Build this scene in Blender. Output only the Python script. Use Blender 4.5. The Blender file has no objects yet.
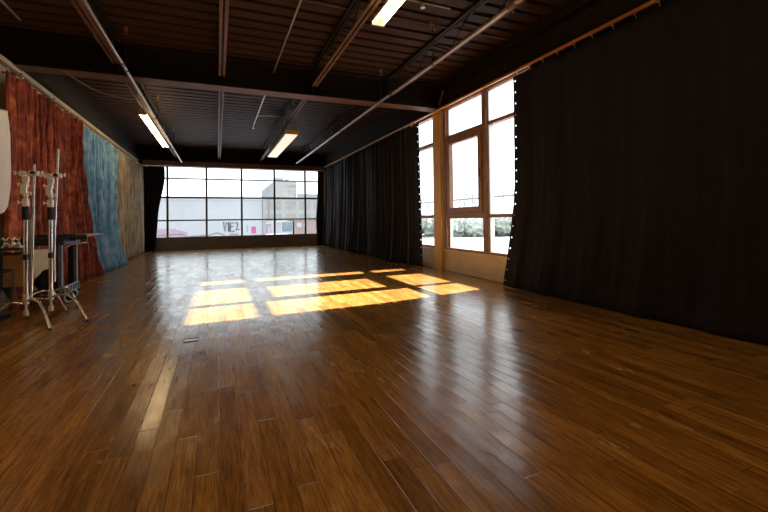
import bpy, bmesh, math, random
from mathutils import Vector, Matrix, noise

random.seed(7)
PI = math.pi
D = bpy.data
SC = bpy.context.scene
COL = SC.collection

# ------------------------------------------------------------------ materials
def new_mat(name):
    m = D.materials.new(name); m.use_nodes = True
    nt = m.node_tree
    return m, nt, nt.nodes['Principled BSDF']

def setp(b, **k):
    for n, v in k.items():
        n = n.replace('_', ' ')
        if n in b.inputs: b.inputs[n].default_value = v

def mat(name, col, rough=.5, metal=0., var=.15, scale=6., bump=0., bscale=40., sheen=0., stretch=(1, 1, 1), col2=None, spec=.5):
    m, nt, b = new_mat(name)
    N, L = nt.nodes, nt.links
    setp(b, Roughness=rough, Metallic=metal, Specular_IOR_Level=spec)
    if sheen: setp(b, Sheen_Weight=sheen, Sheen_Roughness=.5)
    tc = N.new('ShaderNodeTexCoord'); mp = N.new('ShaderNodeMapping'); mp.inputs['Scale'].default_value = stretch
    L.new(tc.outputs['Object'], mp.inputs[0])
    nz = N.new('ShaderNodeTexNoise'); nz.inputs['Scale'].default_value = scale; nz.inputs['Detail'].default_value = 4
    L.new(mp.outputs[0], nz.inputs[0])
    cr = N.new('ShaderNodeValToRGB')
    c2 = col2 or tuple(c * (1 + var) for c in col)
    c1 = tuple(c * (1 - var) for c in col) if not col2 else col
    cr.color_ramp.elements[0].position = .3; cr.color_ramp.elements[1].position = .7
    cr.color_ramp.elements[0].color = (*c1, 1); cr.color_ramp.elements[1].color = (*c2, 1)
    L.new(nz.outputs[0], cr.inputs[0]); L.new(cr.outputs[0], b.inputs['Base Color'])
    if bump:
        n2 = N.new('ShaderNodeTexNoise'); n2.inputs['Scale'].default_value = bscale
        L.new(mp.outputs[0], n2.inputs[0])
        bp = N.new('ShaderNodeBump'); bp.inputs['Strength'].default_value = bump; bp.inputs['Distance'].default_value = .01
        L.new(n2.outputs[0], bp.inputs['Height']); L.new(bp.outputs[0], b.inputs['Normal'])
    return m

def emit(name, col, s):
    m, nt, b = new_mat(name)
    setp(b, Base_Color=(*col, 1), Emission_Color=(*col, 1), Emission_Strength=s, Roughness=.4)
    return m

def glass_mat():
    m = D.materials.new('clear window glass'); m.use_nodes = True
    nt = m.node_tree; nt.nodes.clear()
    o = nt.nodes.new('ShaderNodeOutputMaterial'); t = nt.nodes.new('ShaderNodeBsdfTransparent')
    t.inputs[0].default_value = (.96, .98, .98, 1)
    g = nt.nodes.new('ShaderNodeBsdfGlossy'); g.inputs['Roughness'].default_value = .02
    mx = nt.nodes.new('ShaderNodeMixShader'); lw = nt.nodes.new('ShaderNodeLayerWeight'); lw.inputs[0].default_value = .5
    pw = nt.nodes.new('ShaderNodeMath'); pw.operation = 'POWER'; pw.inputs[1].default_value = 5.
    ma = nt.nodes.new('ShaderNodeMath'); ma.operation = 'MULTIPLY_ADD'; ma.inputs[1].default_value = .6; ma.inputs[2].default_value = .03
    nt.links.new(lw.outputs['Facing'], pw.inputs[0]); nt.links.new(pw.outputs[0], ma.inputs[0])
    nt.links.new(ma.outputs[0], mx.inputs[0]); nt.links.new(t.outputs[0], mx.inputs[1]); nt.links.new(g.outputs[0], mx.inputs[2])
    nt.links.new(mx.outputs[0], o.inputs[0])
    return m

def floor_mat():
    m, nt, b = new_mat('worn oiled plank floor'); N, L = nt.nodes, nt.links
    def math_(op, a, bb=None, c=None):
        n = N.new('ShaderNodeMath'); n.operation = op
        for i, v in enumerate((a, bb, c)):
            if v is None: continue
            if isinstance(v, (int, float)): n.inputs[i].default_value = v
            else: L.new(v, n.inputs[i])
        return n.outputs[0]
    def comb(x, y, z=0):
        n = N.new('ShaderNodeCombineXYZ')
        for i, v in enumerate((x, y, z)):
            if isinstance(v, (int, float)): n.inputs[i].default_value = v
            else: L.new(v, n.inputs[i])
        return n.outputs[0]
    def white(v):
        n = N.new('ShaderNodeTexWhiteNoise'); n.noise_dimensions = '3D'; L.new(v, n.inputs[0]); return n.outputs[0]
    def nz(v, scale, det=4, rough=.5):
        n = N.new('ShaderNodeTexNoise'); n.inputs['Scale'].default_value = scale; n.inputs['Detail'].default_value = det
        n.inputs['Roughness'].default_value = rough; L.new(v, n.inputs[0]); return n.outputs[0]
    def ramp(f, stops):
        n = N.new('ShaderNodeValToRGB'); e = n.color_ramp.elements
        while len(e) < len(stops): e.new(.5)
        for i, (p, c) in enumerate(stops): e[i].position = p; e[i].color = (*c, 1)
        L.new(f, n.inputs[0]); return n.outputs[0]
    def mixc(f, a, c, blend='MIX'):
        n = N.new('ShaderNodeMix'); n.data_type = 'RGBA'; n.blend_type = blend
        if isinstance(f, (int, float)): n.inputs[0].default_value = f
        else: L.new(f, n.inputs[0])
        for i, v in ((6, a), (7, c)):
            if isinstance(v, tuple): n.inputs[i].default_value = (*v, 1)
            else: L.new(v, n.inputs[i])
        return n.outputs[2]
    tc = N.new('ShaderNodeTexCoord'); sp = N.new('ShaderNodeSeparateXYZ'); L.new(tc.outputs['Object'], sp.inputs[0])
    X, Y = sp.outputs[0], sp.outputs[1]
    xs = math_('DIVIDE', X, .098); i = math_('FLOOR', xs); fx = math_('FRACT', xs)
    r1 = white(comb(i, 3.3)); r2 = white(comb(i, 9.1))
    ln = math_('MULTIPLY_ADD', r2, .9, .75)
    ys = math_('DIVIDE', math_('MULTIPLY_ADD', r1, 7., Y), ln); j = math_('FLOOR', ys); fy = math_('FRACT', ys)
    h1 = white(comb(i, j, 1.7)); h2 = white(comb(i, j, 5.2)); h3 = white(comb(i, j, 8.4))
    # grain
    gv = comb(math_('MULTIPLY_ADD', h1, 13., X), math_('MULTIPLY_ADD', h2, 7., math_('MULTIPLY', Y, .055)), h3)
    g1 = nz(gv, 55, 6, .62); gv2 = comb(math_('ADD', X, h2), math_('MULTIPLY_ADD', h1, 9., math_('MULTIPLY', Y, .22)), 0)
    g2 = nz(gv2, 14, 4, .6)
    big = nz(comb(X, math_('MULTIPLY', Y, .6)), .7, 3)
    tone = math_('ADD', math_('MULTIPLY', h1, .5), math_('MULTIPLY', g2, .5))
    base = ramp(tone, [(.05, (.19, .078, .013)), (.35, (.30, .130, .023)), (.65, (.40, .185, .037)), (.95, (.56, .28, .070))])
    grain = ramp(g1, [(.32, (.45, .4, .36)), (.5, (.9, .9, .9)), (.68, (1.2, 1.2, 1.2))])
    c = mixc(.85, base, grain, 'MULTIPLY')
    fine = nz(comb(math_('MULTIPLY_ADD', h1, 3., X), math_('MULTIPLY', Y, .045)), 170, 4, .7)
    c = mixc(.8, c, ramp(fine, [(.36, (.5, .47, .45)), (.6, (1.15, 1.15, 1.15))]), 'MULTIPLY')
    c = mixc(1., c, ramp(big, [(.3, (.74, .74, .74)), (.7, (1.25, 1.25, 1.25))]), 'MULTIPLY')
    # knots and stains
    st = nz(comb(math_('MULTIPLY', X, 1.), math_('MULTIPLY', Y, .4)), 4.5, 5, .65)
    c = mixc(ramp(st, [(.58, (0, 0, 0)), (.95, (.5, .5, .5))]), c, (.12, .05, .014))
    # gaps
    ex = math_('MINIMUM', fx, math_('SUBTRACT', 1., fx)); ey = math_('MULTIPLY', math_('MINIMUM', fy, math_('SUBTRACT', 1., fy)), math_('MULTIPLY', ln, 10.2))
    edge = math_('MINIMUM', ex, ey)
    gapw = math_('MULTIPLY_ADD', r2, .035, .02)
    gap = math_('SMOOTH_MIN', math_('DIVIDE', edge, gapw), 1., .3)
    gapf = ramp(gap, [(.2, (1, 1, 1)), (.95, (0, 0, 0))])
    c = mixc(math_('MULTIPLY', gapf, math_('MULTIPLY_ADD', h2, .55, .25)), c, (.02, .008, .003))
    L.new(c, b.inputs['Base Color'])
    rg = nz(comb(X, math_('MULTIPLY', Y, .5)), 3.2, 6, .65)
    rr = math_('ADD', math_('MULTIPLY_ADD', rg, .30, .01), math_('MULTIPLY', g2, .10))
    L.new(math_('ADD', rr, math_('MULTIPLY', h3, .03)), b.inputs['Roughness'])
    # bump: wavy hand worn boards + gaps + slight cupping
    cup = math_('MULTIPLY', math_('POWER', math_('SUBTRACT', fx, .5), 2.), 1.2)
    wav = nz(comb(math_('MULTIPLY_ADD', i, .37, X), math_('MULTIPLY', Y, .8)), 4.2, 2)
    hh = math_('ADD', math_('MULTIPLY', wav, 1.5), math_('MULTIPLY', h2, .25))
    hh = math_('ADD', hh, math_('MULTIPLY', cup, .5))
    hh = math_('ADD', hh, math_('MULTIPLY', g1, .10))
    hh = math_('SUBTRACT', hh, math_('MULTIPLY', gapf, .16))
    bp = N.new('ShaderNodeBump'); bp.inputs['Strength'].default_value = .55; bp.inputs['Distance'].default_value = .0065
    L.new(hh, bp.inputs['Height']); L.new(bp.outputs[0], b.inputs['Normal'])
    setp(b, Specular_IOR_Level=.45, Coat_Weight=.1, Coat_Roughness=.12)
    return m

def streak_mat(name, c1, c2, c3, sx=9, rough=.75, sheen=.3, zscale=.25, mott=8., crease=.3):
    """dyed fabric: blotches stretched down the cloth"""
    m, nt, b = new_mat(name); N, L = nt.nodes, nt.links
    tc = N.new('ShaderNodeTexCoord'); mp = N.new('ShaderNodeMapping'); mp.inputs['Scale'].default_value = (1, 1, zscale)
    L.new(tc.outputs['Object'], mp.inputs[0])
    a = N.new('ShaderNodeTexNoise'); a.inputs['Scale'].default_value = sx; a.inputs['Detail'].default_value = 5; L.new(mp.outputs[0], a.inputs[0])
    d = N.new('ShaderNodeTexNoise'); d.inputs['Scale'].default_value = mott; d.inputs['Detail'].default_value = 6; L.new(tc.outputs['Object'], d.inputs[0])
    mx = N.new('ShaderNodeMath'); mx.operation = 'MULTIPLY_ADD'; mx.inputs[1].default_value = .5
    L.new(a.outputs[0], mx.inputs[0])
    h = N.new('ShaderNodeMath'); h.operation = 'MULTIPLY'; h.inputs[1].default_value = .5; L.new(d.outputs[0], h.inputs[0]); L.new(h.outputs[0], mx.inputs[2])
    cr = N.new('ShaderNodeValToRGB'); e = cr.color_ramp.elements; e.new(.5)
    for k, (p, c) in enumerate(((.36, c1), (.5, c2), (.66, c3))): e[k].position = p; e[k].color = (*c, 1)
    L.new(mx.outputs[0], cr.inputs[0]); L.new(cr.outputs[0], b.inputs['Base Color'])
    setp(b, Roughness=rough, Sheen_Weight=sheen, Sheen_Roughness=.4, Specular_IOR_Level=.3)
    bp = N.new('ShaderNodeBump'); bp.inputs['Strength'].default_value = .25; bp.inputs['Distance'].default_value = .02
    L.new(d.outputs[0], bp.inputs['Height'])
    m2 = N.new('ShaderNodeMapping'); m2.inputs['Scale'].default_value = (1, 1, .05); L.new(tc.outputs['Object'], m2.inputs[0])
    cz = N.new('ShaderNodeTexNoise'); cz.inputs['Scale'].default_value = 7.5; cz.inputs['Detail'].default_value = 3; L.new(m2.outputs[0], cz.inputs[0])
    b2 = N.new('ShaderNodeBump'); b2.inputs['Strength'].default_value = crease; b2.inputs['Distance'].default_value = .12
    L.new(cz.outputs[0], b2.inputs['Height']); L.new(bp.outputs[0], b2.inputs['Normal']); L.new(b2.outputs[0], b.inputs['Normal'])
    return m

M = {}
M['floor'] = floor_mat()
M['glass'] = glass_mat()
M['cream'] = mat('cream painted wall', (.76, .62, .42), .6, var=.06, scale=2.5, bump=.05)
M['cream_dk'] = mat('scuffed beige panel', (.68, .52, .31), .55, var=.1, scale=3, bump=.05)
M['greywall'] = mat('taupe painted wall', (0.240, 0.192, 0.152), .6, var=.08, scale=3)
M['darkwall'] = mat('black brown painted wall', (.018, .013, .011), .7, var=.15, scale=3, spec=.15)
M['ochre'] = mat('cream pillar coloured with ochre sun bounce', (.72, .41, .085), .5, var=.07, scale=4, bump=.05)  # pillar is cream yellow; warm sun bounce is put into this colour
M['deck'] = mat('brown painted steel deck', (.040, .018, .0075), .6, var=.25, scale=5, stretch=(.3, 2, 1), spec=.15)
M['beam'] = mat('dark brown painted steel', (.014, .009, .0065), .55, var=.2, scale=6, spec=.15)
M['chord'] = mat('rust brown painted angle steel', (.125, .062, .032), .5, var=.2, scale=8, spec=.15)
M['wood_frame'] = mat('brown window frame paint', (.27, .135, .06), .45, var=.2, scale=10)
M['frame_dk'] = mat('dark bronze glazing bar', (.11, .07, .055), .45, var=.15, scale=10)
M['alu'] = mat('dull aluminium strip', (.55, .54, .52), .4, .6, var=.08)
M['rail'] = mat('varnished orange brown rail', (.72, .34, .09), .38, .1, var=.15, scale=12)
M['rail_left'] = mat('brown enamelled rail', (.22, .14, .08), .4, .3, var=.12)
M['pipe'] = mat('weathered steel pipe', (.42, .33, .27), .32, .85, var=.2, scale=9)
M['cond'] = mat('galvanised conduit', (.62, .50, .36), .35, .8, var=.12, scale=9)
M['chrome'] = mat('polished chrome', (.78, .75, .70), .18, 1., var=.05, scale=12)
M['chrome_w'] = mat('cast zinc alloy', (.80, .77, .71), .38, .75, var=.08, scale=25)
M['black'] = mat('black plastic', (.012, .012, .013), .45, var=.2, scale=10)
M['rubber'] = mat('black rubber', (.015, .015, .015), .7, var=.1)
M['black_metal'] = mat('black powder coated metal', (.022, .022, .024), .4, .3, var=.15)
M['greymetal'] = mat('grey painted metal', (.20, .21, .23), .4, .5, var=.15, scale=12)
M['bluegrey'] = mat('blue grey moulded plastic', (.13, .16, .21), .45, var=.15, scale=12)
M['blackcloth'] = streak_mat('black duvetyne cloth', (.006, .0042, .0062), (.0085, .006, .0085), (.012, .009, .013), 6, .9, .0)
M['blackcloth2'] = streak_mat('charcoal satin backed cloth', (.011, .009, .012), (.015, .013, .017), (.022, .019, .025), 6, .7, .03)
M['red'] = streak_mat('rust red crushed velvet', (.12, .018, .012), (.30, .052, .022), (.68, .19, .055), 4, .6, .3, .35, 9., .9)
M['blue'] = streak_mat('dusty blue crushed cloth', (.09, .24, .46), (.19, .43, .70), (.46, .70, .92), 5, .65, .15, .3, 6., .9)
M['tan'] = streak_mat('tan and grey tie dyed cloth', (.34, .25, .14), (.46, .38, .27), (.68, .64, .58), 4, .75, .1, .25, 3., .9)
M['white_cloth'] = mat('white diffusion cloth', (.93, .94, .96), .8, var=.02, scale=4)
_nt = M['white_cloth'].node_tree; _tr = _nt.nodes.new('ShaderNodeBsdfTranslucent'); _tr.inputs[0].default_value = (.9, .9, .9, 1)
_mx = _nt.nodes.new('ShaderNodeMixShader'); _mx.inputs[0].default_value = .3
_o = _nt.nodes['Material Output']; _nt.links.new(_nt.nodes['Principled BSDF'].outputs[0], _mx.inputs[1]); _nt.links.new(_tr.outputs[0], _mx.inputs[2]); _nt.links.new(_mx.outputs[0], _o.inputs[0])
M['tube'] = emit('lit fluorescent tube', (1., .74, .38), 21)
M['diffuser'] = emit('lit prismatic diffuser', (1., .86, .62), .62)
M['fixture'] = mat('white enamel light housing', (.36, .28, .18), .4, var=.05)
M['plywood'] = mat('pale birch plywood', (.86, .68, .38), .6, var=.06, scale=3, stretch=(1, 1, 6))
M['plywood_dk'] = mat('orange brown wood board', (.42, .21, .055), .55, var=.15, scale=3, stretch=(1, 1, 6))  # darker and more orange than the birch panel
M['yellowwood'] = mat('yellow varnished wood', (.78, .42, .08), .4, var=.1, scale=8, stretch=(4, 4, 1))
M['bag'] = mat('black nylon bag', (.014, .013, .017), .5, var=.3, scale=14, bump=.3, bscale=30)
M['greybag'] = mat('taupe canvas', (.15, .12, .10), .8, var=.25, scale=9, bump=.3, bscale=30)
M['wire'] = mat('thin grey cable', (.30, .24, .18), .5, var=.1)
M['plate'] = mat('brushed steel floor plate', (.62, .62, .64), .3, .9, var=.15, scale=20)
M['hole'] = mat('dark recess', (.02, .012, .008), .8)
M['copper'] = mat('copper coloured bracket', (.30, .14, .07), .5, .3, var=.15, scale=20)
# outdoors, with distance haze put into the colours
M['x_ground'] = mat('pale concrete yard', (.17, .175, .18), .8, var=.12, scale=.15)
M['x_white'] = mat('white painted block wall', (0.323, 0.332, 0.346), .8, var=.05, scale=.35)
M['x_tan'] = mat('pale tan masonry', (0.283, 0.281, 0.264), .8, var=.05, scale=.4)
M['x_tan2'] = mat('cream masonry penthouse', (0.284, 0.281, 0.264), .8, var=.04, scale=.5)
M['x_grey'] = mat('grey slab roof', (0.233, 0.241, 0.252), .8, var=.06, scale=.5)
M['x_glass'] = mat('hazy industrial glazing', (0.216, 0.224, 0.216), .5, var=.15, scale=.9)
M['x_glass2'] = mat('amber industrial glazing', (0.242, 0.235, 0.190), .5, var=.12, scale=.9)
M['x_brick'] = mat('haze paled red brick', (0.249, 0.186, 0.168), .8, var=.15, scale=2)  # red greyed and lightened to carry the haze
M['x_pink'] = mat('pink poster paint', (0.312, 0.074, 0.179), .7, var=.1)
M['x_palepink'] = mat('pale pink paint', (0.282, 0.202, 0.250), .7, var=.06)
M['x_ink'] = mat('graffiti ink grey', (0.056, 0.062, 0.074), .7, var=.1)
M['x_ink2'] = mat('graffiti outline blue grey', (0.112, 0.118, 0.136), .7, var=.1)
M['x_steel'] = mat('weathered bridge steel', (0.211, 0.211, 0.226), .7, var=.12, scale=.6)
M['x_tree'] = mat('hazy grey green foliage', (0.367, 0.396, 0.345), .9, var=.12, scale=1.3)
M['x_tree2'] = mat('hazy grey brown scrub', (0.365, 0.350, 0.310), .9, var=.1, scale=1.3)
M['x_dark'] = mat('dark vehicle paint', (0.099, 0.118, 0.139), .5, var=.2, scale=.8)
M['x_teal'] = mat('slate shutter paint', (0.138, 0.178, 0.201), .6, var=.15, scale=.8)

# ------------------------------------------------------------------ mesh helpers
def box(bm, x0, x1, y0, y1, z0, z1, bev=0):
    r = bmesh.ops.create_cube(bm, size=1, matrix=Matrix.Translation(((x0+x1)/2, (y0+y1)/2, (z0+z1)/2)) @ Matrix.Diagonal((abs(x1-x0), abs(y1-y0), abs(z1-z0), 1)))
    if bev:
        vs = set(r['verts']); es = [e for e in bm.edges if e.verts[0] in vs and e.verts[1] in vs]
        bmesh.ops.bevel(bm, geom=es, offset=bev, segments=2, affect='EDGES', profile=.5)

def tube(bm, pts, r, seg=10, cap=True, closed=False):
    pts = [Vector(p) for p in pts]; n = len(pts); rs = r if isinstance(r, (list, tuple)) else [r]*n
    rings = []; up = None
    for i, p in enumerate(pts):
        a = pts[(i-1) % n] if (i or closed) else p; b = pts[(i+1) % n] if (i < n-1 or closed) else p
        t = (b-a).normalized()
        if up is None:
            up = Vector((0, 0, 1)) if abs(t.z) < .9 else Vector((1, 0, 0))
        s = t.cross(up).normalized(); u = s.cross(t).normalized(); up = u
        rings.append([bm.verts.new(p + (s*math.cos(2*PI*k/seg) + u*math.sin(2*PI*k/seg))*rs[i]) for k in range(seg)])
    m = n if closed else n-1
    for i in range(m):
        A, B = rings[i], rings[(i+1) % n]
        for k in range(seg):
            bm.faces.new((A[k], A[(k+1) % seg], B[(k+1) % seg], B[k]))
    if cap and not closed:
        bm.faces.new(rings[0][::-1]); bm.faces.new(rings[-1])

def cyl(bm, a, b, r, seg=14): tube(bm, [a, b], r, seg)

def smooth_path(pts, k=6):
    P = [Vector(p) for p in pts]; out = []
    for i in range(len(P)-1):
        p0 = P[max(i-1, 0)]; p1 = P[i]; p2 = P[i+1]; p3 = P[min(i+2, len(P)-1)]
        for t in range(k):
            s = t/k
            out.append(.5*((2*p1) + (p2-p0)*s + (2*p0-5*p1+4*p2-p3)*s*s + (3*p1-p0-3*p2+p3)*s**3))
    out.append(P[-1]); return out

def torus(bm, c, axis, R, r, seg=16, rs=6):
    c = Vector(c); a = Vector(axis).normalized(); u = a.orthogonal().normalized(); v = a.cross(u)
    tube(bm, [c + (u*math.cos(2*PI*k/seg) + v*math.sin(2*PI*k/seg))*R for k in range(seg)], r, rs, closed=True)

def prism(bm, poly, axis, a0, a1):
    """poly of 2D points extruded along axis ('x','y','z')"""
    def mk(p, a):
        return {'x': (a, p[0], p[1]), 'y': (p[0], a, p[1]), 'z': (p[0], p[1], a)}[axis]
    A = [bm.verts.new(mk(p, a0)) for p in poly]; B = [bm.verts.new(mk(p, a1)) for p in poly]
    n = len(poly)
    for i in range(n): bm.faces.new((A[i], A[(i+1) % n], B[(i+1) % n], B[i]))
    bm.faces.new(A[::-1]); bm.faces.new(B)

def obj(name, bm, m, parent=None, smooth=False, origin=None):
    bmesh.ops.recalc_face_normals(bm, faces=bm.faces)
    me = D.meshes.new(name); bm.to_mesh(me); bm.free()
    me.materials.append(m)
    o = D.objects.new(name, me); COL.objects.link(o)
    if smooth:
        for p in me.polygons: p.use_smooth = True
        try: me.set_sharp_from_angle(angle=.7)
        except Exception: pass
    if parent: o.parent = parent
    return o

def mk(name, m, fn, parent=None, smooth=False):
    bm = bmesh.new(); fn(bm); return obj(name, bm, m, parent, smooth)

def bx(name, m, dims, parent=None, bev=0):
    return mk(name, m, lambda b: box(b, *dims, bev), parent)

def tag(o, label=None, cat=None, group=None, kind=None):
    if label: o['label'] = label
    if cat: o['category'] = cat
    if group: o['group'] = group
    if kind: o['kind'] = kind
    return o

def empty(name, loc=(0, 0, 0)):
    o = D.objects.new(name, None); o.location = loc; COL.objects.link(o); o.empty_display_size = .1
    return o

def at_base(root, loc):
    """put a finished thing's empty at its base, leaving the parts where they are"""
    root.location = loc
    for c in root.children:
        c.location = c.location - Vector(loc)

def struct(name, m, fn, label=None, smooth=False, parent=None):
    o = mk(name, m, fn, parent, smooth)
    if not parent: o['kind'] = 'structure'
    if label: o['label'] = label
    return o

XL, XR, YF, YB = -2.72, 4.455, 17.45, -3.2     # inner faces
ZD = 3.95                                      # underside of the deck pans

# ------------------------------------------------------------------ floor, ceiling, walls
struct('floor', M['floor'], lambda b: box(b, XL-.95, XR+.35, YB-.2, YF+.25, -.12, 0), 'worn orange brown hardwood plank floor')

def deck(b):
    prof = []; y = YB-.2; p = .262
    while y < YF+.3:
        prof += [(y, ZD), (y+.185, ZD), (y+.198, ZD+.07), (y+.249, ZD+.07)]; y += p
    top = [(prof[-1][0], ZD+.14), (prof[0][0], ZD+.14)]
    for x0, x1 in ((XL-.95, XR+.15),):
        A = [b.verts.new((x0, q[0], q[1])) for q in prof]; B = [b.verts.new((x1, q[0], q[1])) for q in prof]
        for i in range(len(prof)-1): b.faces.new((A[i], A[i+1], B[i+1], B[i]))
        T = [b.verts.new((x, q[0], q[1])) for q in top for x in (x0, x1)]
        b.faces.new((T[0], T[1], T[3], T[2]))
struct('ceiling', M['deck'], deck, 'dark brown corrugated steel roof deck')
bx('trim_1', M['darkwall'], (XL-1.0, XR+.15, YB-.3, YF+.4, ZD+.15, ZD+.3))['kind'] = 'structure'

# left wall: cream, dark girder band over it
XN = -3.35
struct('wall_left', M['cream'], lambda b: (box(b, XN, XL, 7.0, YF+.25, 0, 3.42), box(b, XN-.25, XN-.001, YB, 7.25, 0, 3.42)), 'cream plaster wall behind the coloured curtains')
struct('beam', M['beam'], lambda b: (box(b, XL-.25, XL+.02, 7.71, YF, 3.421, ZD), box(b, XL-.2, XL+.10, 7.71, YF, 3.421, 3.45), box(b, XL-.2, XL+.10, 7.71, YF, ZD-.03, ZD), box(b, XN-.2, XN+.02, YB, 7.41, 3.421, ZD)), 'dark steel edge beam running over the cream left wall')
struct('wall_back', M['darkwall'], lambda b: box(b, XL-.95, XR+.3, YB-.2, YB-.001, 0, ZD), 'dark wall')

# far wall with the opening for the long window
def far_wall(b):
    box(b, XL-.2, XR+.3, YF+.001, YF+.25, 0, .47)
    box(b, XL-.2, -2.68, YF+.001, YF+.25, .47, 3.24); box(b, 4.32, XR+.3, YF+.001, YF+.25, .47, 3.24)
struct('wall_far', M['greywall'], far_wall, 'taupe wall under the long far window')
struct('trim_2', M['darkwall'], lambda b: box(b, XL-.2, XR+.3, YF+.001, YF+.25, 3.241, ZD), 'dark wall band above the far window')
struct('trim_3', M['wood_frame'], lambda b: box(b, -2.55, 4.36, YF-.13, YF, 3.225, 3.42, .006), 'brown boxed header over the far window')
struct('baseboard_far', M['greywall'], lambda b: (box(b, XL, XR, YF-.03, YF-.001, 0, .10), box(b, XL, XR, YF-.05, YF-.001, .445, .47)), 'taupe skirting')

# right wall
Y3a, Y3b = 7.80, 9.0      # small window beyond the pillar
Y2a, Y2b = 4.80, 7.42     # wide window nearer
def right_wall(b):
    box(b, XR+.001, XR+.3, YB, YF+.2, 0, .44)
    box(b, XR+.001, XR+.12, YB, Y2a, .44, 3.20); box(b, XR+.001, XR+.12, Y3b, YF+.2, .44, 3.20)
    box(b, XR+.001, XR+.12, Y2b, Y3a, .44, 3.40)
struct('wall_right', M['cream_dk'], right_wall, 'beige panelled wall below the right hand windows')
struct('trim_4', M['beam'], lambda b: (box(b, XR+.001, XR+.12, YB, Y2a, 3.2, 3.42), box(b, XR+.001, XR+.12, Y3b, YF, 3.2, 3.42), box(b, XR-.10, XR+.10, YB, YF, 3.401, ZD), box(b, XR-.16, XR-.10, YB, YF, ZD-.05, ZD), box(b, XR-.13, XR-.10, YB, YF, 3.401, 3.43)), 'dark steel edge beam running over the right hand windows')
struct('baseboard_right', M['cream_dk'], lambda b: (box(b, XR-.03, XR, YB, 7.42, 0, .12, .006), box(b, XR-.03, XR, 7.80, YF, 0, .12, .006), box(b, XR-.012, XR, 4.2, 7.42, .12, .135)), 'beige skirting under the right windows')
struct('trim_5', M['ochre'], lambda b: (box(b, XR-.07, XR+.12, 7.47, 7.78, .0, 3.40, .004),), 'cream pillar coloured with ochre sun bounce between the right windows')
struct('trim_6', M['alu'], lambda b: (box(b, XR-.03, XR+.06, 7.415, 7.468, .44, 3.38),), 'pale metal strip beside the ochre pillar')
struct('trim_7', M['cream_dk'], lambda b: (box(b, XR-.045, XR+.05, Y2a, Y2b, .405, .445, .004), box(b, XR-.045, XR+.05, Y3a, Y3b, .405, .445, .004)), 'beige window sill')

# ------------------------------------------------------------------ windows
def window(name, label):
    o = empty(name); o['kind'] = 'structure'; o['label'] = label; return o
w1 = window('window_1', 'long gridded far window looking onto the street')
cols = [-2.68, -1.762, -.389, .928, 2.233, 3.528, 4.32]; rows = [.47, 1.142, 2.03, 2.766, 3.24]
def f1(b):
    box(b, cols[0], cols[-1], YF+.03, YF+.12, .47, .50); box(b, cols[0], cols[-1], YF+.03, YF+.12, 3.21, 3.24)
    box(b, cols[0], cols[0]+.04, YF+.03, YF+.12, .5, 3.21); box(b, cols[-1]-.04, cols[-1], YF+.03, YF+.12, .5, 3.21)
mk('window_frame', M['frame_dk'], f1, w1)
for x in cols[1:-1]: bx('mullion', M['frame_dk'], (x-.036, x+.036, YF+.02, YF+.12, .5, 3.21), w1)
for z, t in zip(rows[1:-1], (.027, .036, .024)):
    bx('transom', M['frame_dk'], (cols[0]+.04, cols[-1]-.04, YF+.03, YF+.11, z-t, z+t), w1)
for i in range(6):
    for j in range(4):
        bx('glass_pane', M['glass'], (cols[i]+.03, cols[i+1]-.03, YF+.07, YF+.076, rows[j]+.02, rows[j+1]-.02), w1)

def frame_x(b, y0, y1, z0, z1, t, x0, x1):
    box(b, x0, x1, y0, y1, z0, z0+t); box(b, x0, x1, y0, y1, z1-t, z1)
    box(b, x0, x1, y0, y0+t, z0+t, z1-t); box(b, x0, x1, y1-t, y1, z0+t, z1-t)
w2 = window('window_2', 'tall brown framed window with an opening casement beside the ochre pillar')
WX0, WX1 = XR-.02, XR+.10
mk('window_frame', M['wood_frame'], lambda b: (box(b, WX0, WX1, Y2a, Y2b, .445, .49), box(b, WX0, XR+.05, Y2a, Y2b, 3.35, 3.40), box(b, WX0-.03, WX0-.0005, Y2a, Y2b, 3.365, 3.40),
    box(b, WX0, WX1, Y2a, Y2a+.05, .49, 3.35), box(b, WX0, WX1, Y2b-.09, Y2b, .49, 3.35)), w2)
mk('mullion', M['wood_frame'], lambda b: box(b, WX0, WX1, 5.97, 6.07, .49, 3.35), w2)
mk('mullion', M['alu'], lambda b: box(b, WX0+.03, WX1, 5.90, 5.965, .49, 3.35), w2)
mk('mullion', M['alu'], lambda b: box(b, WX0+.05, WX1, 7.27, 7.325, .49, 3.35), w2)
for z0, z1 in ((2.72, 2.80), (1.09, 1.18)):
    mk('transom', M['wood_frame'], lambda b: box(b, WX0, WX1-.01, 6.07, 7.33, z0, z1), w2)
for z0, z1 in ((2.74, 2.80), (1.10, 1.16)):
    mk('transom', M['wood_frame'], lambda b: box(b, WX0, WX1-.01, Y2a+.05, 5.90, z0, z1), w2)
cs = mk('casement', M['wood_frame'], lambda b: frame_x(b, 6.07, 7.27, 1.20, 2.715, .11, WX0-.02, WX0+.07), w2)
mk('handle', M['black_metal'], lambda b: (box(b, WX0-.045, WX0-.02, 6.11, 6.13, 1.85, 1.99, .003),), cs)
mk('gap_shade_strip', M['frame_dk'], lambda b: box(b, WX0-.01, WX0+.05, 6.07, 7.27, 1.181, 1.199), w2)  # dark bar fills the gap under the casement in place of its shade
for (y0, y1, z0, z1) in ((6.07, 7.3, 2.8, 3.35), (6.17, 7.17, 1.3, 2.61), (6.07, 7.3, .49, 1.09), (4.85, 5.92, 2.8, 3.35), (4.85, 5.92, 1.16, 2.74), (4.85, 5.92, .49, 1.1)):
    bx('glass_pane', M['glass'], (XR+.045, XR+.051, y0, y1, z0, z1), w2)
w3 = window('window_3', 'narrow strip of window between the pillar and the black curtain')
mk('window_frame', M['wood_frame'], lambda b: frame_x(b, Y3a, Y3b, .445, 3.40, .05, WX0, WX1), w3)
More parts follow.
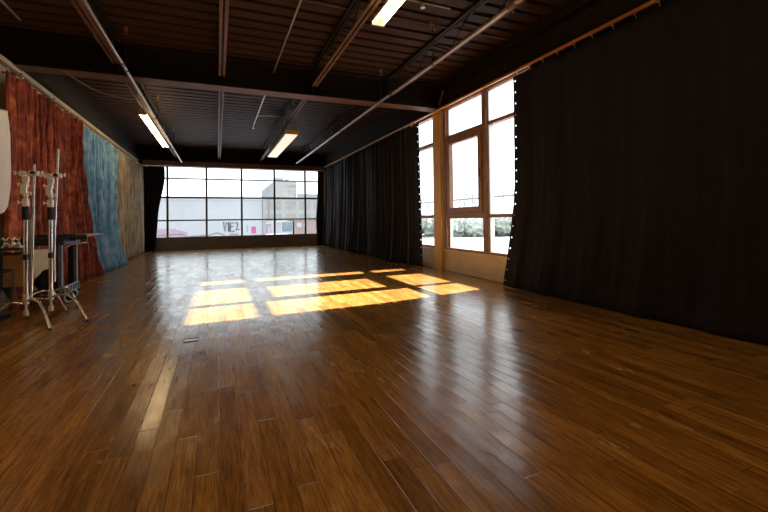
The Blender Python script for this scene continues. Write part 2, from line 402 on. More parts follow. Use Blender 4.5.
for z0, z1 in ((2.70, 2.78), (1.10, 1.17)):
    mk('transom', M['wood_frame'], lambda b: box(b, WX0, WX1-.01, Y3a+.05, Y3b-.05, z0, z1), w3)
for z0, z1 in ((.49, 1.1), (1.17, 2.70), (2.78, 3.35)):
    bx('glass_pane', M['glass'], (XR+.045, XR+.051, Y3a+.04, Y3b-.04, z0, z1), w3)

# ------------------------------------------------------------------ ceiling steelwork
def girder(b):
    box(b, XN+.0, XR-.10, 7.42, 7.70, 3.415, 3.445); box(b, XN+.0, XR-.10, 7.42, 7.70, ZD-.045, ZD-.005)
    box(b, XN+.0, XR-.10, 7.55, 7.57, 3.445, ZD-.045)
    for x in (-1.42, .09, 1.68, 3.2): box(b, x-.006, x+.006, 7.43, 7.55, 3.445, ZD-.045)
g = struct('girder', M['beam'], girder, 'deep dark steel girder crossing the ceiling at the pillar')
g['category'] = 'beam'
mk('bottom_flange', M['chord'], lambda b: box(b, XN+.0, XR-.10, 7.415, 7.705, 3.405, 3.4149), g)['label'] = 'brown underside of the girder'
JX = [-1.44, .09, 1.68, 3.22]
for n, x in enumerate(JX):
    for (y0, y1, w) in ((YB, 7.40, 'near'), (7.74, YF-.02, 'far')):
        j = empty('roof_joist'); j['kind'] = 'structure'; j['category'] = 'joist'
        j['label'] = {0: 'leftmost', 1: 'second from left', 2: 'third from left', 3: 'rightmost'}[n] + ' open web steel roof joist on the ' + w + ' side of the girder'
        mk('bottom_chord', M['chord'], lambda b: (prism(b, [(x-.052, 3.565), (x-.012, 3.565), (x-.012, 3.605), (x-.018, 3.605), (x-.018, 3.571), (x-.052, 3.571)], 'y', y0, y1-.02),
                                       prism(b, [(x+.052, 3.565), (x+.012, 3.565), (x+.012, 3.605), (x+.018, 3.605), (x+.018, 3.571), (x+.052, 3.571)], 'y', y0, y1-.02)), j)
        mk('top_chord', M['beam'], lambda b: (box(b, x-.05, x-.01, y0, y1, ZD-.045, ZD-.002), box(b, x+.01, x+.05, y0, y1, ZD-.045, ZD-.002)), j)
        def web(b):
            L_ = y1-y0; k = max(2, round(L_/.55)); pts = []
            for i in range(k+1):
                pts.append((x, y0+L_*i/k, 3.60 if i % 2 else ZD-.03))
            for i in range(k): cyl(b, pts[i], pts[i+1], .010, 6)
        mk('web_rod', M['beam'], web, j)
struct('brace', M['chord'], lambda b: tube(b, [(XR-.13, 7.38, 3.46), (XR-.16, 7.15, 3.72)], .02, 6), 'short diagonal brace where the girder meets the right wall')['category'] = 'brace'

# hung lighting pipes with hangers
def hung_pipe(x, z, y0, y1, hang, label, r=.024, m='pipe'):
    t = empty('lighting_pipe'); tag(t, label, 'pipe')
    mk('pipe', M[m], lambda b: cyl(b, (x, y0, z), (x, y1, z), r, 14), t, True)
    for yy in (y0+2.9, y0+6.1, y0+9.3):
        if yy < y1: mk('coupling', M['frame_dk'], lambda b: cyl(b, (x, yy-.06, z), (x, yy+.06, z), r+.008, 14), t, True)
    for yy in hang:
        hg = mk('hanger_rod', M['black_metal'], lambda b: (cyl(b, (x+.0, yy, z+r), (x+.0, yy, ZD-.0), .007, 6)), t)
        mk('pipe_clamp', M['black_metal'], lambda b: (torus(b, (x, yy, z), (0, 1, 0), r+.006, .007, 14), box(b, x-.02, x+.02, yy-.02, yy+.02, z+r+.002, z+r+.05)), hg)
        mk('ceiling_bracket', M['copper'], lambda b: (box(b, x-.02, x+.02, yy-.03, yy+.03, ZD-.06, ZD-.001), cyl(b, (x-.03, yy, ZD-.1), (x+.03, yy, ZD-.1), .012, 8)), hg)
    at_base(t, (x, (y0+y1)/2, z)); return t
hung_pipe(-1.215, 3.32, .5, 16.8, (3.4, 6.85, 10.3, 13.8), 'steel lighting pipe hung near the left curtains, beside the tubular light')
hung_pipe(2.90, 3.34, .5, 16.0, (2.1, 5.1, 7.1, 10.9, 14.2), 'steel lighting pipe hung nearest the right hand windows')

def sprinkler(label, x, z, segs, drops, m='cond', r=.013):
    t = empty('sprinkler_pipe'); tag(t, label, 'pipe')
    for y0, y1 in segs: mk('pipe', M[m], lambda b: cyl(b, (x, y0, z), (x, y1, z), r, 10), t, True)
    for yy in drops:
        mk('sprinkler_head', M[m], lambda b: (cyl(b, (x, yy, z), (x, yy, z-.07), r*.8, 8), cyl(b, (x, yy, z-.07), (x, yy, z-.078), .038, 12)), t)
    for yy in (segs[0][0]+.9, segs[0][0]+3.4, segs[0][1]-.8): mk('hanger_rod', M['black_metal'], lambda b: cyl(b, (x, yy, z+.01), (x, yy, ZD), .005, 6), t)
    at_base(t, (x, segs[0][0], z)); return t
sprinkler('thin pale pipe with a round sprinkler head, ending above the room middle beyond the girder', .97, 3.80, ((.5, 12.1),), (12.05,))
sprinkler('thin pale pipe in the top left corner of the ceiling', -2.38, 3.78, ((.5, 6.7),), ())
t = empty('conduit_run'); tag(t, 'dark conduit crossing the roof joists in front of the girder', 'conduit')
mk('conduit', M['cond'] if 0 else M['chord'], lambda b: cyl(b, (-2.5, 5.15, 3.925), (4.3, 5.15, 3.925), .018, 8), t, True); at_base(t, (0, 5.15, 3.925))
t = empty('cross_pipe'); tag(t, 'short pale cross pipe with a sprinkler fitting near the right lighting pipe', 'pipe')
mk('pipe', M['pipe'], lambda b: cyl(b, (1.9, 4.55, 3.86), (2.86, 4.55, 3.86), .012, 8), t, True)
for xx in (2.0, 2.8): mk('hanger_rod', M['black_metal'], lambda b: cyl(b, (xx, 4.55, 3.87), (xx, 4.55, ZD), .005, 6), t)
mk('sprinkler_head', M['chrome_w'], lambda b: (cyl(b, (2.45, 4.55, 3.86), (2.45, 4.55, 3.80), .012, 8), cyl(b, (2.45, 4.55, 3.80), (2.45, 4.55, 3.792), .03, 10)), t); at_base(t, (2.4, 4.55, 3.86))
t = empty('branch_conduit'); tag(t, 'curled conduit branching from the far sprinkler pipe to the wide light', 'conduit')
mk('conduit', M['cond'], lambda b: tube(b, smooth_path([(.97, 10.8, 3.78), (1.15, 10.9, 3.83), (1.45, 11.0, 3.86), (1.68, 11.0, 3.84), (1.80, 10.9, 3.6), (1.82, 10.8, 3.46)]), .009, 6), t, True); at_base(t, (1.3, 10.9, 3.8))
tag(mk('ceiling_cable', M['wire'], lambda b: tube(b, smooth_path([(-2.15, 7.45, 3.41), (-1.95, 7.9, 3.33), (-1.75, 8.3, 3.33), (-1.44, 8.75, 3.40), (-1.40, 8.95, 3.56)]), .008, 6), None, True), 'drooping pale cable between the girder and the left joist', 'cable')
for k, xx in enumerate((3.53, 3.62)):
    tag(mk('ceiling_hook', M['cond'], lambda b: tube(b, smooth_path([(xx, 4.25, 3.95), (xx, 4.25, 3.84), (xx+.02, 4.25, 3.80), (xx+.04, 4.25, 3.83)]), .006, 6), None, True),
        'small pale hook hanging from the deck above the right rail, ' + ('left' if k == 0 else 'right') + ' of the pair', 'hook', 'pair of small ceiling hooks')

# fluorescent fixtures
def strip_light(x, y0, y1, z, label, kind):
    t = empty('fluorescent_light'); tag(t, label, 'ceiling light', 'fluorescent ceiling lights')
    if kind == 'tubes':
        mk('housing', M['fixture'], lambda b: prism(b, [(x-.045, z+.03), (x+.045, z+.03), (x+.03, z+.10), (x-.03, z+.10)], 'y', y0-.03, y1+.03), t)
        L2 = (y1-y0)/2
        for q in range(2):
            for s in (-.055, .055):
                a, c = y0+L2*q+.05, y0+L2*(q+1)-.05
                tb = mk('tube', M['tube'], lambda b: cyl(b, (x+s, a, z), (x+s, c, z), .015, 12), t, True)
            for ya in (y0+L2*q, y0+L2*(q+1)-.035): bx('lamp_holder', M['fixture'], (x-.075, x+.075, ya, ya+.035, z-.02, z+.029), t)
    else:
        mk('housing', M['fixture'], lambda b: (prism(b, [(x-.17, z+.0), (x+.17, z+.0), (x+.17, z+.05), (x+.09, z+.10), (x-.09, z+.10), (x-.17, z+.05)], 'y', y0, y1),), t)
        mk('diffuser', M['diffuser'], lambda b: (box(b, x-.15, x+.15, y0+.03, (y0+y1)/2-.04, z-.02, z-.001, .004)), t)
        mk('diffuser', M['diffuser'], lambda b: (box(b, x-.15, x+.15, (y0+y1)/2+.04, y1-.03, z-.02, z-.001, .004)), t)
        mk('end_cap', M['ochre'], lambda b: box(b, x-.17, x+.17, y0-.02, y0-.001, z-.025, z+.085, .004), t)
    for yy in (y0+.4, y1-.4):
        mk('suspension_rod', M['wire'], lambda b: cyl(b, (x, yy, z+.1), (x, yy, ZD), .005, 6), t)
    at_base(t, (x, (y0+y1)/2, z)); return t
strip_light(-1.41, 9.55, 13.6, 3.33, 'narrow two tube light at left, next to the hung steel pipe', 'tubes')
strip_light(1.73, 1.9, 4.33, 3.35, 'bright two tube light cut off by the top edge of the photo', 'tubes')
strip_light(1.80, 10.5, 14.6, 3.33, 'wide covered light with a dark middle bar above the far window', 'wide')

strip_light(-1.41, .8, 4.8, 3.35, 'assumed, unseen two tube light added over the left foreground, above the frame', 'tubes')  # assumed lamp out of view, added to light the front floor and stands
strip_light(1.73, -2.9, 1.2, 3.35, 'assumed, unseen two tube light added behind the camera on the right', 'tubes')  # assumed lamp out of view, added to warm the front floor
# ------------------------------------------------------------------ curtains
def fold(u, v, n, seed, wob=.5):
    ph = noise.noise(Vector((u*n*.23, v*.5, seed)))*wob*3.2 + noise.noise(Vector((u*n*.5, seed*3, v*.9)))*wob
    a = math.sin(2*PI*n*u + ph*2.2)
    b = math.sin(2*PI*n*2.13*u + seed + ph*3) + .55*math.sin(2*PI*n*4.3*u + seed*2 - ph*2)
    am = .65 + .6*noise.noise(Vector((u*n*.6, seed*1.7, v*.35)))
    return (math.copysign(abs(a)**.75, a)*.8 + b*.27)*am

def curtain(name, label, m, P, n, amp, seed, nrm, nu=260, nv=44, wob=.5, hooks=None, hook_z=None, group=None, hx=0, ripple=0., thick=.004):
    """P(u,v)->base point, u along the rail, v 0 bottom..1 top"""
    t = empty(name); tag(t, label, 'curtain', group)
    bm = bmesh.new(); G = []
    nrm = Vector(nrm)
    def pt(u, v):
        p = Vector(P(u, v)); a = amp(u, v) if callable(amp) else amp
        w = fold(u, v, n, seed, wob)*a
        if ripple: w += noise.noise(Vector((u*30, v*9, seed)))*ripple
        q = p + nrm*w
        if hooks and v > .97: q.z -= .022*abs(math.sin(PI*u*hooks))*(v-.97)/.03
        return q
    for j in range(nv+1):
        v = j/nv
        G.append([bm.verts.new(pt(i/nu, v)) for i in range(nu+1)])
    for j in range(nv):
        for i in range(nu):
            bm.faces.new((G[j][i], G[j][i+1], G[j+1][i+1], G[j+1][i]))
    cl = obj('cloth', bm, m, t, True)
    sm = cl.modifiers.new('cloth thickness', 'SOLIDIFY'); sm.thickness = thick
    if hooks:
        for k in range(hooks+1):
            p = pt(min(max(k/hooks, .004), .996), 1.)
            mk('hook', M['chrome_w'], lambda b: (cyl(b, (p.x, p.y, p.z-.02), (p.x+hx*.5, p.y, hook_z-.006), .004, 5), cyl(b, (p.x+hx*.5, p.y-.012, hook_z-.02), (p.x+hx*.5, p.y+.012, hook_z-.02), .010, 8)), t)
    return t, pt

def hem(t, edge, dirv, count, W=.085):
    """grommeted webbing hem along a curtain's free edge: real holes with a metal ring in each"""
    bm = bmesh.new(); S = 12; dirv = Vector(dirv).normalized(); holes = []
    zs = [k/count for k in range(count+1)]
    prevT = None
    for k in range(count):
        v0, v1 = zs[k], zs[k+1]
        def q(a, c):       # a 0..1 across, c 0..1 up the cell
            return edge(v0 + (v1-v0)*c) + dirv*W*a
        H = (edge(v1)-edge(v0)).length; R = .0145; outer = []; inner = []
        bd = []
        for s in range(S*2):
            an = 2*PI*s/(S*2); dx, dy = math.cos(an), math.sin(an)
            k_ = 1/max(abs(dx), abs(dy))
            outer.append(bm.verts.new(q(.5+.5*dx*k_, .5+.5*dy*k_)))
            inner.append(bm.verts.new(q(.5+R*dx/W, .5+R*dy/H)))
        for s in range(S*2):
            s2 = (s+1) % (S*2); bm.faces.new((outer[s], outer[s2], inner[s2], inner[s]))
        holes.append(q(.5, .5))
    bmesh.ops.remove_doubles(bm, verts=bm.verts, dist=.0008)
    o = obj('hem', bm, M['blackcloth'], t)
    sm = o.modifiers.new('hem thickness', 'SOLIDIFY'); sm.thickness = .003
    ax = dirv.cross(Vector((0, 0, 1)))
    for h in holes:
        mk('grommet', M['greymetal'], lambda b: torus(b, h, ax, .018, .0035, 16, 6), t, True)

RZ = 3.345   # right rail height
# right rail + far rail + left rail
r = empty('curtain_rail'); tag(r, 'long orange brown curtain rail along the right hand wall', 'curtain rail')
mk('rail', M['rail'], lambda b: box(b, 4.235, 4.27, .2, 16.9, RZ-.018, RZ+.018, .004), r)
for k in range(12):
    yy = .6+1.45*k
    mk('rail_bracket', M['black_metal'], lambda b: box(b, 4.27, XR-.101, yy-.015, yy+.015, RZ+.03, RZ+.05) or box(b, 4.245, 4.275, yy-.015, yy+.015, RZ+.0181, RZ+.05), r)
at_base(r, (4.25, 8, RZ))
r = empty('curtain_rail'); tag(r, 'brown curtain rail along the cream left hand wall', 'curtain rail')
mk('rail', M['rail_left'], lambda b: box(b, -2.545, -2.505, 6.52, 17.2, 3.14, 3.175, .004), r)
for k in range(9):
    yy = 7.1+1.24*k
    mk('rail_bracket', M['rail_left'], lambda b: box(b, XL+.001, -2.50, yy-.015, yy+.015, 3.176, 3.19), r)
at_base(r, (-2.52, 12, 3.15))
r = empty('curtain_rail'); tag(r, 'short pale rail over the black curtain left of the far window', 'curtain rail')
mk('rail', M['alu'], lambda b: box(b, -2.64, -1.75, YF-.20, YF-.17, 3.205, 3.235, .003), r)
mk('rail_bracket', M['alu'], lambda b: box(b, -2.2, -2.17, YF-.17, YF-.131, 3.205, 3.24), r)
at_base(r, (-2.2, YF-.18, 3.2))

def lerp(a, b, t): return a+(b-a)*t
def sst(a, b, x):
    x = min(1, max(0, (x-a)/(b-a))); return x*x*(3-2*x)

# near right black curtain: u 0 = free edge near the window
def edgeY(v):   # v 0 bottom..1 top
    return 5.01 + .28*max(0, 1-v/.5)**1.35
def P_near(u, v):
    y0 = edgeY(v)-.05; y1 = .3
    x = 4.30 - .04*(1-v)**2 - .05*(1-v)**6*sst(0, .1, u)
    return (x, lerp(y0, y1, u), lerp(.006, 3.30, v))
amp_near = lambda u, v: (.016 + .016*(1-v)**2)*sst(0, .03, u)
tN, ptN = curtain('blackout_curtain', 'huge black curtain covering the near right wall, with a grommeted left edge', M['blackcloth'], P_near, 7, amp_near, 3.1, (-1, 0, 0), 300, 40, .7, hooks=17, hook_z=RZ, hx=-.05, group='black curtains of the right wall', ripple=.01)
hem(tN, lambda v: ptN(0, v), (.0, 1, 0), 19)
# middle black curtain
def edge2(v): return 8.09 + .15*v
def P_mid(u, v):
    y0 = edge2(v)+.085; y1 = lerp(11.75, 11.85, v)
    return (4.27 - .02*(1-v)-.10*(1-v)**5*math.sin(PI*min(1, u*1.2)), lerp(y0, y1, u), lerp(.01, 3.295, v))
amp_mid = lambda u, v: (.055 + .05*(1-v)**1.3)*(.3+.7*sst(0, .06, u))
tM, ptM = curtain('blackout_curtain', 'black pleated curtain with a grommeted edge just beyond the narrow window strip', M['blackcloth2'], P_mid, 11, amp_mid, 8.6, (-1, 0, 0), 280, 40, .5, hooks=13, hook_z=RZ, hx=-.03, group='black curtains of the right wall')
hem(tM, lambda v: ptM(0, v), (.25, -1, 0), 19)
# farther black curtain
def P_far(u, v):
    return (4.28 - .10*(1-v)**3, lerp(12.0, 16.75, u), lerp(.01, 3.295, v))
tF, ptF = curtain('blackout_curtain', 'black pleated curtain on the right wall nearest the far corner', M['blackcloth2'], P_far, 12, lambda u, v: .055+.055*(1-v), 21.3, (-1, 0, 0), 280, 36, .5, hooks=15, hook_z=RZ, hx=-.03, group='black curtains of the right wall')
hem(tF, lambda v: ptF(0, v), (.2, -1, 0), 19)
# corner one on the far wall right
def P_c(u, v):
    bulge = .09*math.exp(-((v-.35)/.2)**2)
    return (lerp(4.02-bulge*.6-.06*(1-v), 4.28, u), 17.18 + 0*v, lerp(.01, 3.20, v))
curtain('blackout_curtain', 'narrow black curtain at the right end of the far window', M['blackcloth2'], P_c, 3, .05, 5.5, (0, -1, 0), 90, 30, .5, group='black curtains of the far window')
# left one on the far wall
def P_l(u, v):
    right = lerp(-2.16, -1.84, sst(.0, .95, v)) + .03*math.sin(v*9) 
    return (lerp(-2.62, right, u), YF-.24+.02*(1-v), lerp(.01, 3.19, v))
curtain('blackout_curtain', 'black curtain gathered at the left end of the far window', M['blackcloth'], P_l, 4, .045, 9.5, (0, -1, 0), 110, 30, .5, hooks=6, hook_z=3.22, group='black curtains of the far window')

# coloured curtains on the left wall
def P_red(u, v):
    y = lerp(lerp(6.62, 6.70, v), lerp(10.35, 9.72, sst(0, 1, v)), u)
    fl = (1-v)**3
    return (-2.52 + .08*fl + .12*sst(.7, 1, u)*(1-v)**6, y, lerp(.008, 3.10, v))
curtain('velvet_curtain', 'rust red crushed velvet curtain behind the two chrome stands', M['red'], P_red, 12, lambda u, v: .105+.03*(1-v), 2.2, (1, 0, 0), 620, 50, .16, hooks=16, hook_z=3.145, hx=0, ripple=.035, thick=.005)
def P_blue(u, v):
    y = lerp(lerp(9.95, 9.78, v), lerp(12.75, 13.0, v), u)
    return (-2.54 + (.10*(1-v)**3 + (.10+.10*sst(.3, .9, u))*(1-v)**8)*sst(.05, .35, u), y, lerp(.008, 3.10, v) + 0)
curtain('velvet_curtain', 'dusty blue crushed curtain puddling on the floor between red and tan ones', M['blue'], P_blue, 13, lambda u, v: (.10+.035*(1-v))*(.35+.65*sst(0, .1, u)), 6.7, (1, 0, 0), 620, 50, .16, hooks=14, hook_z=3.145, ripple=.035, thick=.005)
def P_tan(u, v):
    return (-2.53 + .03*(1-v), lerp(13.1, 17.1, u), lerp(.012, 3.09, v))
curtain('dyed_curtain', 'tan and grey tie dyed curtain nearest the far left corner', M['tan'], P_tan, 12, lambda u, v: .075+.02*(1-v), 14.1, (1, 0, 0), 560, 36, .16, hooks=16, hook_z=3.145, ripple=.02)

# ------------------------------------------------------------------ C-stands
def c_stand(x, y, label, ang, arm_top, arm_bot, arm_dx, tilt):
    t = empty('grip_stand', (0, 0, 0)); tag(t, label, 'light stand', 'chrome grip stands')
    mk('column', M['chrome'], lambda b: (cyl(b, (x, y, .225), (x, y, 1.14), .0205, 16),), t, True)
    mk('riser', M['chrome'], lambda b: (cyl(b, (x, y, 1.28), (x, y, 1.50), .017, 14), cyl(b, (x+.035, y+.01, .42), (x+.035, y+.01, 1.15), .009, 10)), t, True)
    mk('sleeve', M['rubber'], lambda b: cyl(b, (x, y, 1.14), (x, y, 1.285), .032, 16), t, True)
    mk('collar', M['chrome_w'], lambda b: (cyl(b, (x, y, 1.29), (x, y, 1.37), .030, 14), cyl(b, (x, y, 1.40), (x, y, 1.45), .026, 14), cyl(b, (x, y, 1.50), (x, y, 1.56), .028, 14),
        box(b, x-.035, x+.02, y-.045, y-.02, 1.42, 1.52, .005)), t)
    for zz, sx in ((1.33, -1), (1.53, -1), (1.43, 1)):
        k = mk('locking_knob', M['chrome_w'], lambda b: (cyl(b, (x+sx*.02, y-.02, zz), (x+sx*.055, y-.03, zz), .006, 8), cyl(b, (x+sx*.055, y-.032, zz-.018), (x+sx*.055, y-.028, zz+.018), .006, 8)), t)
    mk('collar', M['black'], lambda b: (cyl(b, (x, y, .70), (x, y, .76), .027, 14), ), t)
    gh = mk('grip_head', M['chrome_w'], lambda b: (cyl(b, (x-.02, y-.045, 1.645), (x-.02, y-.01, 1.645), .033, 18), cyl(b, (x-.02, y-.006, 1.645), (x-.02, y+.03, 1.645), .033, 18),
        box(b, x-.03, x+.03, y-.02, y+.02, 1.56, 1.62, .006), cyl(b, (x, y-.01, 1.645), (x+arm_dx+.03, y-.01, 1.66), .012, 10), box(b, x+arm_dx-.045, x+arm_dx+.045, y-.035, y+.025, 1.625, 1.68, .010)), t)
    mk('locking_knob', M['chrome_w'], lambda b: (cyl(b, (x-.082, y-.02, 1.65), (x-.06, y-.02, 1.65), .008, 10), cyl(b, (x-.085, y-.02, 1.63), (x-.085, y-.02, 1.67), .011, 10)), gh)
    mk('locking_knob', M['black'], lambda b: (cyl(b, (x+arm_dx, y-.06, 1.655), (x+arm_dx, y-.03, 1.655), .020, 12), ), gh)
    mk('locking_knob', M['chrome_w'], lambda b: (cyl(b, (x+arm_dx+.045, y-.01, 1.655), (x+arm_dx+.075, y-.01, 1.66), .006, 8), cyl(b, (x+arm_dx+.075, y-.01, 1.64), (x+arm_dx+.075, y-.01, 1.68), .009, 10)), gh)
    mk('grip_arm', M['chrome'], lambda b: cyl(b, (x+arm_dx-tilt*(1.65-arm_bot), y+.005, arm_bot), (x+arm_dx+tilt*(arm_top-1.65), y+.005, arm_top), .0105, 12), t, True)
    # turtle base
    mk('base_hub', M['chrome_w'], lambda b: (cyl(b, (x, y, .09), (x, y, .145), .024, 14), cyl(b, (x, y, .14), (x, y, .225), .012, 12), cyl(b, (x, y, .22), (x, y, .33), .027, 14)), t)
    for k, h in enumerate((.255, .29, .225)):
        a = ang + k*2*PI/3; c, s = math.cos(a), math.sin(a)
        pts = [(x+c*.03, y+s*.03, h), (x+c*.16, y+s*.16, h+.03), (x+c*.32, y+s*.32, h+.012), (x+c*.42, y+s*.42, h-.06), (x+c*.50, y+s*.50, h*.42), (x+c*.575, y+s*.575, .018)]
        lg = mk('leg', M['chrome'], lambda b: tube(b, smooth_path(pts), .0125, 12), t, True)
        mk('foot_cap', M['rubber'], lambda b: cyl(b, (x+c*.572, y+s*.572, .024), (x+c*.583, y+s*.583, .0), .0145, 10), lg)
    at_base(t, (x, y, 0)); return t
c_stand(-1.943, 5.60, 'chrome grip stand further left, with the shorter upright arm', math.radians(-52), 1.75, .25, .075, .02)
c_stand(-1.783, 5.80, 'chrome grip stand further right, with the taller upright arm', math.radians(-40), 1.965, .56, .060, .035)

# ------------------------------------------------------------------ rolling cart and what is on it
ct = empty('equipment_cart'); tag(ct, 'black and grey rolling equipment cart in front of the red curtain', 'cart')
cx0, cx1, cy0, cy1 = -2.42, -1.97, 6.75, 7.38
for (px, py) in ((cx0, cy0), (cx1, cy0), (cx0, cy1), (cx1, cy1)):
    p = mk('post', M['black_metal'], lambda b: box(b, px-.09, px-.022, py-.02, py+.02, .14, .80, .004), ct)
    mk('post_edge', M['greymetal'], lambda b: box(b, px-.0219, px+.022, py-.022, py+.022, .12, .80, .006), p)
mk('top_tray', M['black'], lambda b: (box(b, cx0-.1, cx1+.05, cy0-.04, cy1+.04, .80, .83, .005), box(b, cx0-.1, cx1+.05, cy0-.045, cy0-.02, .80, .90, .005), box(b, cx0-.1, cx1+.05, cy1+.02, cy1+.045, .80, .90, .005),
    box(b, cx1+.025, cx1+.05, cy0-.02, cy1+.02, .80, .90, .005), box(b, cx0-.1, cx0-.075, cy0-.02, cy1+.02, .80, .90, .005)), ct)
mk('lower_shelf', M['black'], lambda b: box(b, cx0-.06, cx1, cy0, cy1, .155, .185, .004), ct)
def ribs(b):
    box(b, cx1+.022, cx1+.045, cy0, cy1, .215, .235); box(b, cx1+.022, cx1+.045, cy0, cy1, .125, .14)
    for k in range(7):
        yy = cy0 + (cy1-cy0)*k/6; box(b, cx1+.022, cx1+.05, yy-.018, yy+.018, .14, .215)
mk('ribbed_rail', M['bluegrey'], ribs, ct)
for (px, py) in ((cx0, cy0+.08), (cx1+.07, cy0+.10), (cx0, cy1-.05), (cx1+.01, cy1-.16)):
    c = mk('caster', M['alu'], lambda b: (torus(b, (px, py, .066), (.5, -.85, 0), .054, .011, 24, 8)), ct, True)
    mk('wheel_hub', M['black'], lambda b: cyl(b, (px-.006, py+.011, .066), (px+.006, py-.011, .066), .042, 18), c)
    mk('caster_fork', M['greymetal'], lambda b: (box(b, px-.022, px-.016, py-.012, py+.012, .055, .125), box(b, px+.016, px+.022, py-.012, py+.012, .055, .125), box(b, px-.022, px+.022, py-.012, py+.012, .118, .126)), c)
at_base(ct, (-2.2, 7.06, 0))
# things on the cart
t = empty('folded_boom'); tag(t, 'black folded boom with a bright metal spigot, lying across the cart top', 'boom')
mk('boom_tube', M['black'], lambda b: (cyl(b, (-2.38, 6.86, .885), (-1.86, 6.98, .895), .052, 14), cyl(b, (-1.86, 6.98, .895), (-1.74, 7.02, .90), .035, 12)), t, True)
mk('clamp_body', M['black'], lambda b: (box(b, -2.03, -1.93, 6.88, 6.99, .80+.031, .93, .01), cyl(b, (-1.98, 6.90, .93), (-1.98, 6.90, .97), .008, 8)), t)
mk('spigot', M['chrome_w'], lambda b: (cyl(b, (-1.90, 6.99, .915), (-1.72, 7.04, .92), .026, 12), tube(b, [(-1.72, 7.04, .92), (-1.64, 7.06, .93), (-1.55, 7.08, .935)], [.026, .020, .008], 12)), t, True)
mk('pull_handle', M['chrome_w'], lambda b: tube(b, smooth_path([(-1.90, 6.80, .77), (-1.87, 6.80, .80), (-1.74, 6.84, .82), (-1.71, 6.88, .82)]), .011, 8), t, True)
at_base(t, (-2.1, 6.95, .83))
def leaning(name, m, x0, x1, y, z0, z1, lean, label, cat):
    def f(b):
        v = []
        for (yy, zz) in ((y, z0), (y+.018, z0), (y+.018+lean, z1), (y+lean, z1)): v.append((yy, zz))
        prism(b, v, 'x', x0, x1)
    return tag(mk(name, m, f), label, cat)
tag(mk('plywood_panel', M['plywood'], lambda b: prism(b, [(-2.39, 6.93), (-2.19, 7.13), (-2.203, 7.143), (-2.403, 6.943)], 'z', .186, .735)), 'pale plywood panel standing on the lower shelf of the cart', 'panel')
def bagf(b):
    r = bmesh.ops.create_icosphere(b, subdivisions=4, radius=1)
    for v in r['verts']:
        n_ = noise.noise(v.co*2.2)*.16
        c = v.co*(1+n_); v.co = Vector((-2.17 + c.x*.14, 6.88 + c.y*.09, .187+.115 + max(-.113, c.z*.16*(1+.5*c.x))))
tag(mk('equipment_bag', M['bag'], bagf, None, True), 'slumped black nylon bag on the lower shelf of the cart', 'bag')
for v in D.objects['equipment_bag'].data.vertices: pass

# black side table at the very left with clamps
tb = empty('side_table'); tag(tb, 'low black metal side table at the left edge of the photo', 'table')
mk('table_top', M['black'], lambda b: box(b, -2.58, -2.235, 6.28, 6.56, .775, .80, .004), tb)
mk('apron', M['black_metal'], lambda b: (box(b, -2.57, -2.245, 6.29, 6.305, .715, .735), box(b, -2.57, -2.245, 6.535, 6.55, .715, .735)), tb)
for (px, py) in ((-2.42, 6.30), (-2.25, 6.54), (-2.56, 6.54), (-2.56, 6.30)):
    mk('leg', M['black_metal'], lambda b: box(b, px-.012, px+.012, py-.012, py+.012, 0, .775), tb)
mk('lower_panel', M['plywood_dk'], lambda b: box(b, -2.55, -2.262, 6.50, 6.518, .30, .714), tb)['label'] = 'orange brown wooden panel'
at_base(tb, (-2.42, 6.42, 0))
def spring_clamp(x, y, rot, label):
    t = empty('spring_clamp'); tag(t, label, 'clamp', 'metal spring clamps on the side table')
    R_ = Matrix.Translation((x, y, .801)) @ Matrix.Rotation(rot, 4, 'Z')
    def P_(a): return R_ @ Vector(a)
    mk('jaw', M['chrome_w'], lambda b: (tube(b, [P_((-.02, 0, .02)), P_((-.005, 0, .06)), P_((.0, 0, .085)), P_((.03, 0, .13))], [.012, .014, .012, .007], 8), cyl(b, P_((-.03, -.02, .012)), P_((-.03, .02, .012)), .012, 8)), t, True)
    mk('jaw', M['chrome_w'], lambda b: (tube(b, [P_((.035, 0, .02)), P_((.012, 0, .06)), P_((.0, 0, .085)), P_((-.03, 0, .125))], [.012, .014, .012, .007], 8), cyl(b, P_((.04, -.02, .012)), P_((.04, .02, .012)), .012, 8)), t, True)
    mk('pivot_spring', M['black'], lambda b: cyl(b, P_((.003, -.02, .083)), P_((.003, .02, .083)), .013, 12), t, True)
    at_base(t, (x, y, .801))
spring_clamp(-2.40, 6.35, .5, 'metal spring clamp lying leftmost on the black side table')
spring_clamp(-2.345, 6.40, 1.3, 'metal spring clamp in the middle of the black side table')
spring_clamp(-2.285, 6.36, -.4, 'metal spring clamp lying rightmost on the black side table')
tag(bx('metal_plate', M['chrome_w'], (-2.37, -2.25, 6.43, 6.50, .801, .818), bev=.003), 'small pale metal plate behind the spring clamps', 'plate')
tag(bx('battery_case', M['black'], (-2.56, -2.45, 6.32, 6.48, .801, .90), bev=.01), 'black box on the side table at the edge of the photo', 'box')

# round wire basket with a canvas bag
bk = empty('wire_basket'); tag(bk, 'round black wire basket on the floor at the left', 'basket')
bxx, byy = -2.38, 6.02
mk('rim', M['black_metal'], lambda b: (torus(b, (bxx, byy, .55), (0, 0, 1), .175, .009, 32, 8)), bk, True)
def wires(b):
    for k in range(30):
        a = 2*PI*k/30; cyl(b, (bxx+.15*math.cos(a), byy+.15*math.sin(a), .012), (bxx+.175*math.cos(a), byy+.175*math.sin(a), .55), .0022, 5)
    for z in (.12, .22, .32, .42): torus(b, (bxx, byy, z), (0, 0, 1), .152+.045*z, .0022, 28, 5)
mk('wire_mesh', M['black_metal'], wires, bk)
mk('base_ring', M['black_metal'], lambda b: (torus(b, (bxx, byy, .009), (0, 0, 1), .15, .009, 28, 8), cyl(b, (bxx, byy, .004), (bxx, byy, .014), .15, 28)), bk, True)
at_base(bk, (bxx, byy, 0))
